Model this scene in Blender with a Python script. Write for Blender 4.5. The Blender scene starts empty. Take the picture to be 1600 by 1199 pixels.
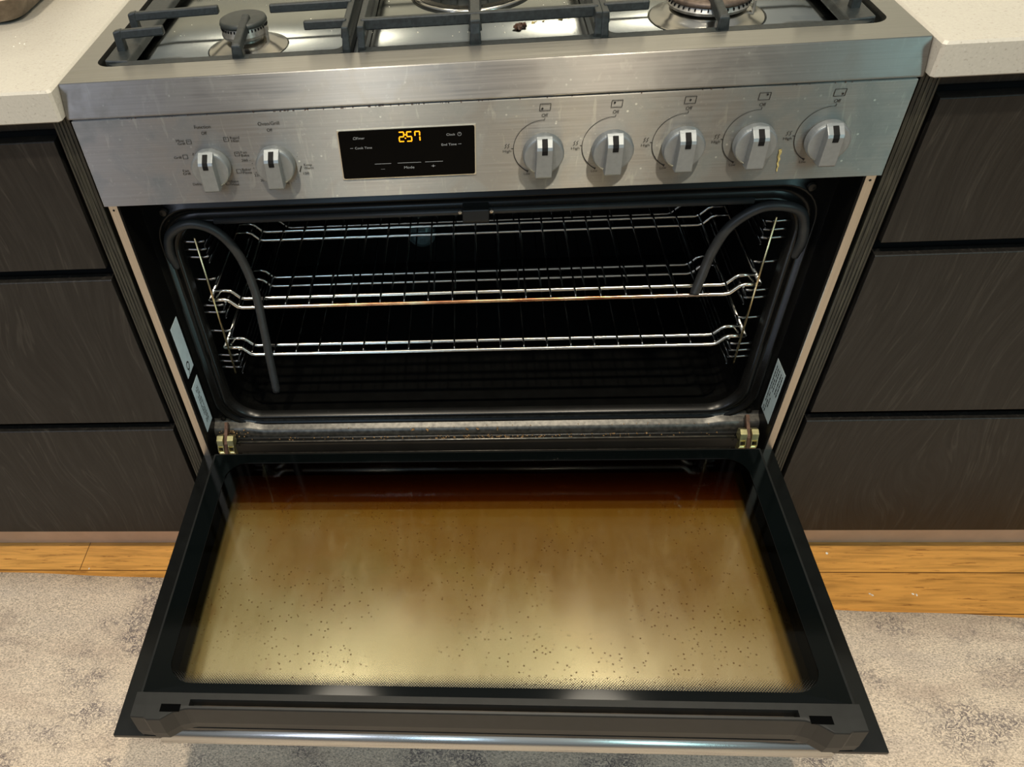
import bpy, bmesh, math, random
from math import sin, cos, pi, radians, atan2
from mathutils import Vector, Matrix
random.seed(7)
S = bpy.context.scene
C = S.collection

# ------------------------------------------------------------------ camera
def make_camera():
    p, y, r = radians(45.1508), radians(-7.3642), radians(-6.1177)
    f = Vector((sin(y) * cos(p), cos(y) * cos(p), -sin(p)))
    rt = Vector((cos(y), -sin(y), 0)); up = rt.cross(f)
    rt2 = cos(r) * rt + sin(r) * up
    up2 = -sin(r) * rt + cos(r) * up
    m = Matrix((rt2, up2, -f)).transposed().to_4x4()
    m.translation = Vector((-0.0034, -0.8226, 1.2383))
    cd = bpy.data.cameras.new('camera'); co = bpy.data.objects.new('camera', cd)
    C.objects.link(co); co.matrix_world = m
    cd.sensor_fit = 'HORIZONTAL'; cd.sensor_width = 36.0
    cd.lens = 1232.14 / 1600 * 36
    cd.shift_x = (800 - 632.03) / 1600
    cd.shift_y = (645.68 - 599.5) / 1600
    cd.clip_start = 0.02; cd.clip_end = 50
    S.camera = co
make_camera()

# ------------------------------------------------------------------ world, lights, exposure
S.view_settings.view_transform = 'Standard'
S.view_settings.look = 'None'
S.view_settings.exposure = 0.0
S.view_settings.gamma = 1.0
w = bpy.data.worlds.new('world'); S.world = w; w.use_nodes = True
bg = w.node_tree.nodes['Background']
def world_nodes():
    # soft room light: pale ceiling overhead, dimmer walls towards the horizon
    nt = w.node_tree
    tc = nt.nodes.new('ShaderNodeTexCoord'); sp = nt.nodes.new('ShaderNodeSeparateXYZ')
    nt.links.new(tc.outputs['Generated'], sp.inputs[0])
    r = nt.nodes.new('ShaderNodeValToRGB'); cr = r.color_ramp
    cr.elements[0].position = 0.0; cr.elements[0].color = (.13, .13, .125, 1)
    cr.elements[1].position = 1.0; cr.elements[1].color = (.56, .56, .53, 1)
    e = cr.elements.new(.35); e.color = (.22, .235, .24, 1)
    nt.links.new(sp.outputs[2], r.inputs[0]); nt.links.new(r.outputs[0], bg.inputs[0])
    bg.inputs[1].default_value = 1.0
world_nodes()

def area(name, loc, target, size, power, col, sy=None, shape='RECTANGLE', spread=None):
    l = bpy.data.lights.new(name, 'AREA'); l.energy = power; l.color = col
    l.shape = shape; l.size = size
    if shape in ('RECTANGLE', 'ELLIPSE'): l.size_y = sy or size
    if spread: l.spread = spread
    o = bpy.data.objects.new(name, l); C.objects.link(o); o.location = loc
    o.rotation_euler = (Vector(target) - Vector(loc)).to_track_quat('-Z', 'Y').to_euler()
    return o
area('window_daylight', (-2.3, -3.0, 2.5), (0, 0, 0.8), 0.7, 19, (0.72, 0.80, 1.0), 1.3)
area('window_daylight', (-0.55, -3.2, 2.7), (0, 0, 0.8), 0.55, 13, (0.50, 0.76, 1.0), 1.0)
area('window_daylight', (2.4, -3.0, 2.5), (0, 0, 0.8), 0.7, 19, (0.50, 0.92, 0.94), 1.3)
area('ceiling_downlight', (-0.33, -0.76, 2.45), (-0.33, -0.76, 0), 0.07, 21, (1.0, 0.88, 0.69), shape='DISK')
area('ceiling_downlight', (0.38, -0.76, 2.45), (0.38, -0.76, 0), 0.07, 21, (1.0, 0.88, 0.69), shape='DISK')
area('rangehood_light', (-0.44, 0.24, 1.95), (-0.44, 0.1, 0), 0.22, 2.6, (1.0, 0.90, 0.72), shape='DISK')
area('rangehood_light', (0.36, 0.24, 1.95), (0.36, 0.1, 0), 0.22, 2.6, (1.0, 0.90, 0.72), shape='DISK')

# ------------------------------------------------------------------ materials
MATS = {}
def new_mat(name):
    m = bpy.data.materials.new(name); m.use_nodes = True
    MATS[name] = m
    nt = m.node_tree; b = nt.nodes['Principled BSDF']
    return m, nt, b
def nd(nt, t, **kw):
    n = nt.nodes.new(t)
    for k, v in kw.items():
        if k in n.inputs.keys() if isinstance(k, str) else False: n.inputs[k].default_value = v
        else: setattr(n, k, v)
    return n
def coords(nt, scale=(1, 1, 1), rot=(0, 0, 0), loc=(0, 0, 0)):
    g = nt.nodes.new('ShaderNodeNewGeometry'); mp = nt.nodes.new('ShaderNodeMapping')
    mp.inputs['Scale'].default_value = scale; mp.inputs['Rotation'].default_value = rot; mp.inputs['Location'].default_value = loc
    nt.links.new(g.outputs['Position'], mp.inputs['Vector'])
    return mp.outputs['Vector']
def noise(nt, vec, scale, detail=3, rough=.5, dist=0):
    n = nt.nodes.new('ShaderNodeTexNoise'); n.inputs['Scale'].default_value = scale
    n.inputs['Detail'].default_value = detail; n.inputs['Roughness'].default_value = rough
    n.inputs['Distortion'].default_value = dist
    nt.links.new(vec, n.inputs['Vector']); return n.outputs['Fac']
def ramp(nt, fac, stops, interp='LINEAR'):
    r = nt.nodes.new('ShaderNodeValToRGB'); cr = r.color_ramp; cr.interpolation = interp
    while len(cr.elements) < len(stops): cr.elements.new(0.5)
    for e, (p, c) in zip(cr.elements, stops):
        e.position = p; e.color = (c, c, c, 1) if isinstance(c, (int, float)) else (*c, 1)
    nt.links.new(fac, r.inputs['Fac']); return r.outputs['Color']
def mixc(nt, fac, a, b, mode='MIX'):
    m = nt.nodes.new('ShaderNodeMix'); m.data_type = 'RGBA'; m.blend_type = mode
    for sock, v in ((m.inputs[0], fac), (m.inputs[6], a), (m.inputs[7], b)):
        if hasattr(v, 'is_output'): nt.links.new(v, sock)
        elif isinstance(v, (int, float)): sock.default_value = v
        else: sock.default_value = (*v, 1)
    return m.outputs[2]
def math_(nt, op, a, b=None, c=None):
    m = nt.nodes.new('ShaderNodeMath'); m.operation = op
    for i, v in enumerate((a, b, c)):
        if v is None: continue
        if hasattr(v, 'is_output'): nt.links.new(v, m.inputs[i])
        else: m.inputs[i].default_value = v
    return m.outputs[0]
def bump(nt, b, h, strength=.2, dist=.001):
    bp = nt.nodes.new('ShaderNodeBump'); bp.inputs['Strength'].default_value = strength
    bp.inputs['Distance'].default_value = dist
    nt.links.new(h, bp.inputs['Height']); nt.links.new(bp.outputs['Normal'], b.inputs['Normal'])
def plain(name, col, rough=.5, metal=0, spec=.5, var=0, vs=40, bumps=0, coat=0):
    m, nt, b = new_mat(name)
    b.inputs['Roughness'].default_value = rough; b.inputs['Metallic'].default_value = metal
    b.inputs['Specular IOR Level'].default_value = spec
    if coat: b.inputs['Coat Weight'].default_value = coat; b.inputs['Coat Roughness'].default_value = .1
    v = coords(nt); n = noise(nt, v, vs, 4)
    lo = tuple(c * (1 - var) for c in col); hi = tuple(min(1, c * (1 + var)) for c in col)
    nt.links.new(ramp(nt, n, [(.3, lo), (.7, hi)]), b.inputs['Base Color'])
    if bumps: bump(nt, b, n, bumps)
    return m

def steel(name, base=(.56, .55, .53), rough=.3, scratch=1, smudge=0, aniso=.6, along=(6, 500, 500)):
    m, nt, b = new_mat(name)
    b.inputs['Metallic'].default_value = 1.0
    v = coords(nt, along); n = noise(nt, v, 1, 4, .6)
    col = mixc(nt, 1.0, base, ramp(nt, n, [(.25, .86), (.75, 1.08)]), 'MULTIPLY')
    v2 = coords(nt); n2 = noise(nt, v2, 18, 6, .65, .6)
    r = ramp(nt, n, [(.2, rough - .05), (.8, rough + .07)])
    if smudge:
        sm = ramp(nt, n2, [(.46, 0.0), (.68, 1.0)])
        col = mixc(nt, math_(nt, 'MULTIPLY', sm, smudge), col, (.26, .28, .27))
        fine = ramp(nt, noise(nt, v2, 130, 5, .7), [(.60, 0.0), (.72, 1.0)])
        col = mixc(nt, math_(nt, 'MULTIPLY', fine, smudge * .5), col, (.66, .66, .60))
        r = math_(nt, 'MULTIPLY_ADD', sm, .16, r)
        dr = ramp(nt, noise(nt, coords(nt, (55, 55, 11)), 1.7, 4, .6, .8), [(.60, 0), (.68, .55)])
        col = mixc(nt, math_(nt, 'MULTIPLY', dr, smudge), col, (.56, .56, .50))
        spk = nt.nodes.new('ShaderNodeTexVoronoi'); spk.inputs['Scale'].default_value = 95; nt.links.new(v2, spk.inputs['Vector'])
        sp_ = math_(nt, 'MULTIPLY', ramp(nt, spk.outputs['Distance'], [(.07, 1), (.14, 0)]), ramp(nt, n2, [(.5, 0), (.6, 1)]))
        col = mixc(nt, math_(nt, 'MULTIPLY', sp_, smudge * 1.4), col, (.70, .70, .64))
    nt.links.new(col, b.inputs['Base Color']); nt.links.new(r, b.inputs['Roughness'])
    b.inputs['Anisotropic'].default_value = aniso
    if aniso:
        t = nt.nodes.new('ShaderNodeCombineXYZ'); t.inputs[1].default_value = .7; t.inputs[2].default_value = .72
        nt.links.new(t.outputs[0], b.inputs['Tangent'])
    bump(nt, b, n, .05 * scratch, .0003)
    return m
M_steel_top = steel('brushed_steel_top', (.42, .41, .385), .30, aniso=.7)
M_steel_lip = steel('brushed_steel_lip', (.30, .29, .275), .40, smudge=.2, aniso=.93)
M_steel_panel = steel('brushed_steel_panel', (.345, .34, .325), .42, smudge=.55, aniso=.97)
M_steel_well = plain('pressed_steel_well', (.27, .285, .27), .24, 1, var=.10, vs=14)
M_dish = plain('spun_steel_dish', (.40, .39, .36), .20, 1, var=.08, vs=30)
M_steel_trim = steel('brushed_steel_trim', (.60, .55, .48), .36, aniso=0, along=(500, 500, 8))
M_steel_handle = steel('handle_steel', (.62, .62, .6), .22, aniso=0)
M_chrome = plain('chrome_wire', (.66, .64, .58), .18, 1, var=.08, vs=60)
M_wire = plain('thin_chrome_wire', (.20, .20, .20), .22, 1, var=.2, vs=60)
M_copper = plain('heat_tinted_wire', (.72, .45, .26), .2, 1, var=.25, vs=30)
def m_tint():
    m, nt, b = new_mat('browned_front_wire'); v = coords(nt)
    g = nt.nodes.new('ShaderNodeNewGeometry'); sp = nt.nodes.new('ShaderNodeSeparateXYZ'); nt.links.new(g.outputs['Position'], sp.inputs[0])
    k = ramp(nt, math_(nt, 'ABSOLUTE', math_(nt, 'SUBTRACT', sp.outputs[0], .0)), [(.20, 1), (.34, 0)])
    c = mixc(nt, k, (.66, .64, .58), ramp(nt, noise(nt, v, 22, 4), [(.3, (.34, .12, .06)), (.5, (.66, .36, .18)), (.7, (.70, .55, .36))]))
    nt.links.new(c, b.inputs['Base Color']); b.inputs['Metallic'].default_value = 1; b.inputs['Roughness'].default_value = .2
    return m
M_copper = m_tint()
M_gold_wire = plain('yellowed_wire', (.62, .52, .30), .25, 1, var=.1)
M_brass = plain('zinc_yellow_hinge', (.72, .66, .34), .3, .9, var=.25, vs=90)
M_hinge_arm = plain('rusty_hinge_arm', (.10, .05, .03), .5, .5, var=.4, vs=150)
M_enamel = plain('black_enamel', (.006, .0058, .0052), .27, 0, .28, var=.3, vs=30)
M_ledge = plain('greasy_ledge_enamel', (.060, .057, .050), .36, .55, .8, var=.5, vs=170)
M_bead = plain('bare_metal_bead', (.34, .32, .28), .34, .9, var=.4, vs=140)
M_enamel_dull = plain('dull_black_enamel', (.0025, .0025, .0023), .5, 0, .14, var=.3, vs=50)
M_rubber = plain('grey_black_rubber', (.022, .024, .025), .42, 0, .4, var=.2, vs=50)
M_iron = plain('cast_iron', (.013, .017, .018), .42, .0, .55, var=.45, vs=260, bumps=.12)
M_cap = plain('burner_cap_enamel', (.022, .026, .024), .48, 0, .5, var=.2, vs=120)
M_capbrown = plain('scorched_burner_cap', (.10, .072, .055), .42, .3, .5, var=.5, vs=120)
M_alu = plain('burner_aluminium', (.52, .49, .44), .35, .85, var=.35, vs=120)
M_plastic = plain('black_plastic', (.013, .0135, .0125), .46, 0, .42, var=.15, vs=80)
M_black = plain('matte_black', (.004, .004, .004), .7, 0, .2)
M_gloss = plain('black_glass', (.002, .003, .003), .10, 0, .17)
M_disp = plain('display_black', (.001, .001, .001), .12, 0, .06)
M_sheet = plain('black_door_glass', (.006, .0065, .006), .16, 0, .45, var=.2, vs=40)
M_knob = plain('satin_silver_knob', (.255, .275, .285), .38, .55, var=.06, vs=200)
M_ink = plain('panel_ink', (.012, .012, .012), .5)
M_pale_ink = plain('display_ink', (.30, .31, .32), .5)
M_bezel = plain('display_bezel', (.60, .57, .48), .3, .7)
M_sticker = plain('pale_blue_sticker', (.62, .76, .82), .5, var=.08, vs=60)
M_sticker2 = plain('pale_grey_sticker', (.52, .62, .61), .5, var=.08, vs=60)
M_tin = plain('worn_tin_steel', (.30, .24, .18), .42, .75, var=.4, vs=60, bumps=.05)
M_tinlin = plain('baking_paper', (.72, .66, .42), .6, var=.15, vs=40)
M_scrap = plain('burnt_food', (.05, .022, .012), .5, var=.6, vs=300, bumps=.4)
M_crumb = plain('toasted_crumb', (.26, .15, .06), .6, var=.6, vs=500)
M_crumbw = plain('pale_crumb', (.85, .82, .7), .6, var=.1)
M_fat = plain('yellow_food_residue', (.40, .32, .12), .45, var=.55, vs=300)
M_hob_glow = None

def emit(name, col, s):
    m, nt, b = new_mat(name)
    b.inputs['Base Color'].default_value = (*col, 1)
    b.inputs['Emission Color'].default_value = (*col, 1); b.inputs['Emission Strength'].default_value = s
    return m
M_led = emit('amber_led', (1.0, .33, .005), 1.5)

def m_stone():
    m, nt, b = new_mat('speckled_stone')
    v = coords(nt)
    c = ramp(nt, noise(nt, v, 380, 2, .5), [(.28, (.38, .35, .30)), (.36, (.48, .45, .395)), (.70, (.51, .48, .42)), (.78, (.60, .58, .53))])
    c2 = ramp(nt, noise(nt, v, 7, 3), [(.3, .95), (.7, 1.03)])
    nt.links.new(mixc(nt, 1, c, c2, 'MULTIPLY'), b.inputs['Base Color'])
    b.inputs['Roughness'].default_value = .27
    return m
M_stone = m_stone()

def m_cab():
    m, nt, b = new_mat('dark_stained_oak')
    v = coords(nt, (1, 1, .055))
    d = noise(nt, coords(nt, (1, 1, .45)), 2.6, 2, .5)
    # bend the grain a little
    mp = nt.nodes.new('ShaderNodeVectorMath'); mp.operation = 'ADD'
    cx = nt.nodes.new('ShaderNodeCombineXYZ'); nt.links.new(math_(nt, 'MULTIPLY', d, .30), cx.inputs[0])
    nt.links.new(v, mp.inputs[0]); nt.links.new(cx.outputs[0], mp.inputs[1])
    n = noise(nt, mp.outputs[0], 240, 4, .65)
    n2 = noise(nt, mp.outputs[0], 34, 3, .6)
    c = ramp(nt, n, [(.32, (.0105, .0095, .0085)), (.52, (.0160, .0142, .0124)), (.76, (.026, .0235, .0205))])
    c2 = ramp(nt, n2, [(.3, .82), (.66, 1.0), (.70, 1.25)])
    fine = ramp(nt, noise(nt, mp.outputs[0], 110, 2, .5), [(.62, 0), (.66, 1), (.70, 0)])
    c = mixc(nt, math_(nt, 'MULTIPLY', fine, .3), c, (.075, .065, .053))
    nt.links.new(mixc(nt, 1, c, c2, 'MULTIPLY'), b.inputs['Base Color'])
    b.inputs['Roughness'].default_value = .40; b.inputs['Specular IOR Level'].default_value = .36
    bump(nt, b, n, .25, .0006)
    return m
M_cab = m_cab()
def m_edge():
    m, nt, b = new_mat('ribbed_panel_edge')
    n = noise(nt, coords(nt, (1, 1, .05)), 420, 2, .5)
    nt.links.new(ramp(nt, n, [(.35, (.012, .012, .010)), (.6, (.040, .038, .028)), (.75, (.072, .066, .045))]), b.inputs['Base Color'])
    b.inputs['Roughness'].default_value = .4
    bump(nt, b, n, .3, .0008)
    return m
M_edge = m_edge()

def m_floor():
    m, nt, b = new_mat('honey_floorboards')
    g = nt.nodes.new('ShaderNodeNewGeometry'); sp = nt.nodes.new('ShaderNodeSeparateXYZ')
    nt.links.new(g.outputs['Position'], sp.inputs[0]); X, Y = sp.outputs[0], sp.outputs[1]
    W = .0807
    t = math_(nt, 'DIVIDE', math_(nt, 'ADD', Y, .0118 + W * 60), W)
    pid = math_(nt, 'FLOOR', t); fr = math_(nt, 'FRACT', t)
    off = math_(nt, 'MULTIPLY', math_(nt, 'SINE', math_(nt, 'MULTIPLY', math_(nt, 'SUBTRACT', pid, 60), 12.9898)), 1.0)
    tx = math_(nt, 'DIVIDE', math_(nt, 'ADD', math_(nt, 'ADD', X, 18 * 1.3 + .767), off), 1.3)
    xid = math_(nt, 'FLOOR', tx); fx = math_(nt, 'FRACT', tx)
    wn = nt.nodes.new('ShaderNodeTexWhiteNoise'); wn.noise_dimensions = '2D'
    cc = nt.nodes.new('ShaderNodeCombineXYZ'); nt.links.new(pid, cc.inputs[0]); nt.links.new(xid, cc.inputs[1])
    nt.links.new(cc.outputs[0], wn.inputs['Vector'])
    base = ramp(nt, wn.outputs['Value'], [(0, (.66, .30, .065)), (.5, (.74, .36, .085)), (1, (.82, .42, .11))])
    gr = noise(nt, coords(nt, (1.3, 16, 1)), 6, 5, .6, .5)
    base = mixc(nt, 1, base, ramp(nt, gr, [(.3, .58), (.52, .96), (.75, 1.2)]), 'MULTIPLY')
    fl = noise(nt, coords(nt, (5, 60, 1)), 3.0, 5, .7)
    base = mixc(nt, ramp(nt, fl, [(.585, 0), (.67, .8)]), base, (.20, .065, .014))
    e1 = math_(nt, 'LESS_THAN', fr, .016); e2 = math_(nt, 'GREATER_THAN', fr, .988)
    e3 = math_(nt, 'LESS_THAN', fx, .0013)
    ed = math_(nt, 'MAXIMUM', math_(nt, 'MAXIMUM', e1, e2), e3)
    base = mixc(nt, math_(nt, 'MULTIPLY', ed, .8), base, (.05, .018, .006))
    nt.links.new(base, b.inputs['Base Color']); b.inputs['Roughness'].default_value = .33
    bump(nt, b, gr, .06, .0005)
    return m
M_floor = m_floor()

def m_rug():
    m, nt, b = new_mat('distressed_rug')
    v = coords(nt)
    fib = noise(nt, coords(nt, (1, 1.7, 1)), 300, 2, .65, .5)
    base = ramp(nt, noise(nt, coords(nt, (.6, 2.2, 1)), 9, 4, .6), [(.3, (.56, .44, .34)), (.5, (.70, .57, .44)), (.72, (.62, .51, .41))])
    base = mixc(nt, 1, base, ramp(nt, fib, [(.32, .52), (.5, 1.0), (.68, 1.35)]), 'MULTIPLY')
    # squiggly worn motifs
    sq = noise(nt, v, 95, 2, .5, 1.6)
    line = ramp(nt, sq, [(.42, 0), (.475, 1), (.525, 1), (.57, 0)])
    msk = ramp(nt, noise(nt, coords(nt, (1.0, 1.3, 1), (0, 0, .6)), 6.5, 4, .62), [(.49, 0), (.60, 1)])
    k = math_(nt, 'MULTIPLY', math_(nt, 'MULTIPLY', line, msk), .80)
    base = mixc(nt, k, base, (.115, .095, .105))
    wash = ramp(nt, noise(nt, v, 4.2, 4, .65), [(.52, 0), (.70, .35)])
    base = mixc(nt, wash, base, (.44, .345, .28))
    nt.links.new(base, b.inputs['Base Color']); b.inputs['Roughness'].default_value = .92
    b.inputs['Specular IOR Level'].default_value = .15
    bump(nt, b, fib, .35, .002)
    return m
M_rug = m_rug()

def m_plate():
    # heat-reflective inner pane: amber mirror coating, greasy film and burnt spots
    m, nt, b = new_mat('amber_reflective_pane')
    v = coords(nt)
    base = ramp(nt, noise(nt, v, 5, 4, .6, .4), [(.3, (.20, .085, .004)), (.5, (.235, .11, .006)), (.7, (.26, .15, .020))])
    gx = nt.nodes.new('ShaderNodeNewGeometry'); sx_ = nt.nodes.new('ShaderNodeSeparateXYZ'); nt.links.new(gx.outputs['Position'], sx_.inputs[0])
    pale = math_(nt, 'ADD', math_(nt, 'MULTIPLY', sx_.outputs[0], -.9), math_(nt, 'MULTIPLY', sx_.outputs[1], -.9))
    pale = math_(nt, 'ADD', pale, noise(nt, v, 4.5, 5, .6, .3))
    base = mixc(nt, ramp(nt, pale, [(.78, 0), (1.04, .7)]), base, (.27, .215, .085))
    st = noise(nt, coords(nt, (26, 7, 1)), 1.6, 5, .65, .5)
    dp = ramp(nt, noise(nt, coords(nt, (40, 9, 1)), 2.2, 5, .7, 1.5), [(.62, 0), (.70, .7)])
    base = mixc(nt, dp, base, (.15, .06, .008))
    sm_ = ramp(nt, noise(nt, coords(nt, (18, 30, 1)), 4.0, 6, .75, 1.0), [(.60, 0), (.72, .35)])
    base = mixc(nt, sm_, base, (.48, .42, .26))
    base = mixc(nt, ramp(nt, st, [(.60, 0), (.80, .18)]), base, (.42, .34, .16))
    stn = noise(nt, coords(nt, (2.2, 1.2, 1)), 16, 6, .72, 1.2)
    base = mixc(nt, ramp(nt, stn, [(.57, 0), (.68, .6)]), base, (.20, .085, .012))
    gm = ramp(nt, noise(nt, v, 6, 3, .5), [(.40, 0), (.52, 1)])
    vo = nt.nodes.new('ShaderNodeTexVoronoi'); vo.inputs['Scale'].default_value = 150
    nt.links.new(v, vo.inputs['Vector'])
    sp = math_(nt, 'MULTIPLY', ramp(nt, vo.outputs['Distance'], [(.10, 1), (.22, 0)]), gm)
    base = mixc(nt, math_(nt, 'MULTIPLY', sp, .95), base, (.06, .025, .006))
    nt.links.new(base, b.inputs['Base Color'])
    b.inputs['Roughness'].default_value = .5; b.inputs['Specular IOR Level'].default_value = .2
    gl = nt.nodes.new('ShaderNodeBsdfGlossy'); gl.inputs['Color'].default_value = (.95, .92, .74, 1)
    nt.links.new(ramp(nt, st, [(.3, .19), (.75, .27)]), gl.inputs['Roughness'])
    mx = nt.nodes.new('ShaderNodeMixShader'); mx.inputs[0].default_value = .46
    nt.links.new(math_(nt, 'MULTIPLY_ADD', sp, -.42, .49), mx.inputs[0])
    nt.links.new(b.outputs[0], mx.inputs[1]); nt.links.new(gl.outputs[0], mx.inputs[2])
    nt.links.new(mx.outputs[0], nt.nodes['Material Output'].inputs['Surface'])
    return m
M_plate = m_plate()

def m_window():
    # clear inner glass with a dotted screen-print fading in at the handle side
    m, nt, b = new_mat('door_window_glass')
    out = nt.nodes['Material Output']
    tr = nt.nodes.new('ShaderNodeBsdfTransparent'); tr.inputs[0].default_value = (.93, .92, .84, 1); tr0 = tr
    gl = nt.nodes.new('ShaderNodeBsdfGlossy'); gl.inputs['Roughness'].default_value = .06
    gl.inputs['Color'].default_value = (1, 1, 1, 1)
    fz = nt.nodes.new('ShaderNodeFresnel'); fz.inputs['IOR'].default_value = 1.22
    mx = nt.nodes.new('ShaderNodeMixShader'); nt.links.new(fz.outputs[0], mx.inputs[0])
    nt.links.new(tr.outputs[0], mx.inputs[1]); nt.links.new(gl.outputs[0], mx.inputs[2])
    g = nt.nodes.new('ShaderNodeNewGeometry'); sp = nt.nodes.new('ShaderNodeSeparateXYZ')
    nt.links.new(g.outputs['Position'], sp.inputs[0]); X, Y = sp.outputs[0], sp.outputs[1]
    # shade and reflection painted into the tint: dark sides, brown band at the hinges
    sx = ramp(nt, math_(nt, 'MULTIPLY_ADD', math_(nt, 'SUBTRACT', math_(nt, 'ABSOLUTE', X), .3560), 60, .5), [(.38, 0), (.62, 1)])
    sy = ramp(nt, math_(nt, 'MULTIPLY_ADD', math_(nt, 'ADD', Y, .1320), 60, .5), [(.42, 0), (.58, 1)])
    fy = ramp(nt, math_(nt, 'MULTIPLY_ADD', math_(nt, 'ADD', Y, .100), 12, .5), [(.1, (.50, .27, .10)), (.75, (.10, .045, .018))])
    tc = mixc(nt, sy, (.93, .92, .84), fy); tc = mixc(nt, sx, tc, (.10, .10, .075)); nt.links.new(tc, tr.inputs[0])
    P = .0032
    a = math_(nt, 'MULTIPLY', X, 2 * pi / P); c = math_(nt, 'MULTIPLY', Y, 2 * pi / P)
    dots = math_(nt, 'MULTIPLY', math_(nt, 'COSINE', a), math_(nt, 'COSINE', c))
    # 0 at Y=-.390, 1 at Y=-.408
    band = math_(nt, 'DIVIDE', math_(nt, 'SUBTRACT', -.389, Y), .020)
    on = math_(nt, 'GREATER_THAN', math_(nt, 'ADD', math_(nt, 'MULTIPLY', dots, .5), math_(nt, 'MULTIPLY', band, .9)), .62)
    on = math_(nt, 'MULTIPLY', on, math_(nt, 'GREATER_THAN', band, 0))
    b.inputs['Base Color'].default_value = (.008, .008, .007, 1); b.inputs['Roughness'].default_value = .3
    mx2 = nt.nodes.new('ShaderNodeMixShader'); nt.links.new(on, mx2.inputs[0])
    nt.links.new(mx.outputs[0], mx2.inputs[1]); nt.links.new(b.outputs[0], mx2.inputs[2])
    nt.links.new(mx2.outputs[0], out.inputs['Surface'])
    return m
M_window = m_window()
M_wall = plain('cream_splashback', (.66, .61, .50), .4, var=.05, vs=3)
M_kick = plain('kickboard_foil', (.56, .44, .34), .38, .25, var=.08, vs=25)
M_lens = plain('lamp_lens', (.35, .5, .5), .1, .8)

# ------------------------------------------------------------------ mesh helpers
def link_obj(name, me, m, parent=None, smooth=False):
    o = bpy.data.objects.new(name, me); C.objects.link(o)
    if m: me.materials.append(m)
    if parent is not None:
        o.parent = parent
        if parent.parent is None and parent.type == 'EMPTY': o.location = -parent.location
    if smooth:
        for p in me.polygons: p.use_smooth = True
    return o
def obj(name, bm, m, parent=None, bevel=0, smooth=False, seg=2, flip=False):
    bmesh.ops.remove_doubles(bm, verts=bm.verts, dist=1e-6)
    bmesh.ops.recalc_face_normals(bm, faces=bm.faces)
    if flip: bmesh.ops.reverse_faces(bm, faces=bm.faces)
    me = bpy.data.meshes.new(name); bm.to_mesh(me); bm.free()
    o = link_obj(name, me, m, parent, smooth)
    if bevel:
        b = o.modifiers.new('bevel', 'BEVEL'); b.width = bevel; b.segments = seg; b.limit_method = 'ANGLE'; b.angle_limit = radians(35)
    return o
def tag(o, label, cat, group=None, kind=None):
    if label: o['label'] = label
    if cat: o['category'] = cat
    if group: o['group'] = group
    if kind: o['kind'] = kind
    return o
def thing(name, loc, label, cat, group=None):
    o = bpy.data.objects.new(name, None); C.objects.link(o); o.location = loc
    o.empty_display_size = .05
    return tag(o, label, cat, group)
def struct(o): o['kind'] = 'structure'; return o
def box(bm, x0, x1, y0, y1, z0, z1, T=None):
    pts = [Vector((x, y, z)) for x in (x0, x1) for y in (y0, y1) for z in (z0, z1)]
    if T: pts = [T(p) for p in pts]
    v = [bm.verts.new(p) for p in pts]
    for f in ((0, 1, 3, 2), (4, 6, 7, 5), (0, 4, 5, 1), (2, 3, 7, 6), (0, 2, 6, 4), (1, 5, 7, 3)):
        bm.faces.new([v[i] for i in f])
def extrude_poly(bm, pts, off):
    """pts: list of Vector polygon, off: Vector"""
    a = [bm.verts.new(p) for p in pts]; b = [bm.verts.new(p + off) for p in pts]
    n = len(pts)
    bm.faces.new(a); bm.faces.new(b[::-1])
    for i in range(n): bm.faces.new((a[i], b[i], b[(i + 1) % n], a[(i + 1) % n]))
def prism_x(bm, yz, x0, x1, T=None):
    pts = [Vector((x0, y, z)) for y, z in yz]
    if T:
        a = [T(p) for p in pts]; b = [T(Vector((x1, p.y, p.z))) for p in pts]
        va = [bm.verts.new(p) for p in a]; vb = [bm.verts.new(p) for p in b]; n = len(a)
        bm.faces.new(va); bm.faces.new(vb[::-1])
        for i in range(n): bm.faces.new((va[i], vb[i], vb[(i + 1) % n], va[(i + 1) % n]))
    else: extrude_poly(bm, pts, Vector((x1 - x0, 0, 0)))
def tube(bm, path, r, seg=8, closed=False, rr=None):
    path = [Vector(p) for p in path]; n = len(path); rings = []
    prev = None
    for i, p in enumerate(path):
        if closed: d = (path[(i + 1) % n] - path[i - 1]).normalized()
        else: d = (path[min(i + 1, n - 1)] - path[max(i - 1, 0)]).normalized()
        if prev is None:
            u = d.cross(Vector((0, 0, 1)))
            if u.length < .1: u = d.cross(Vector((0, 1, 0)))
            u.normalize()
        else: u = (prev - d * prev.dot(d)).normalized()
        prev = u; w_ = d.cross(u)
        R_ = rr[i] if rr else r
        rings.append([bm.verts.new(p + R_ * (cos(2 * pi * k / seg) * u + sin(2 * pi * k / seg) * w_)) for k in range(seg)])
    for i in range(n if closed else n - 1):
        a, b = rings[i], rings[(i + 1) % n]
        for k in range(seg): bm.faces.new((a[k], a[(k + 1) % seg], b[(k + 1) % seg], b[k]))
    if not closed:
        bm.faces.new(rings[0][::-1]); bm.faces.new(rings[-1])
def smooth_path(pts, n=8):
    pts = [Vector(p) for p in pts]; out = []
    for i in range(len(pts) - 1):
        p0 = pts[max(i - 1, 0)]; p1 = pts[i]; p2 = pts[i + 1]; p3 = pts[min(i + 2, len(pts) - 1)]
        for k in range(n):
            t = k / n
            out.append(.5 * ((2 * p1) + (p2 - p0) * t + (2 * p0 - 5 * p1 + 4 * p2 - p3) * t * t + (-p0 + 3 * p1 - 3 * p2 + p3) * t ** 3))
    out.append(pts[-1]); return out
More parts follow.
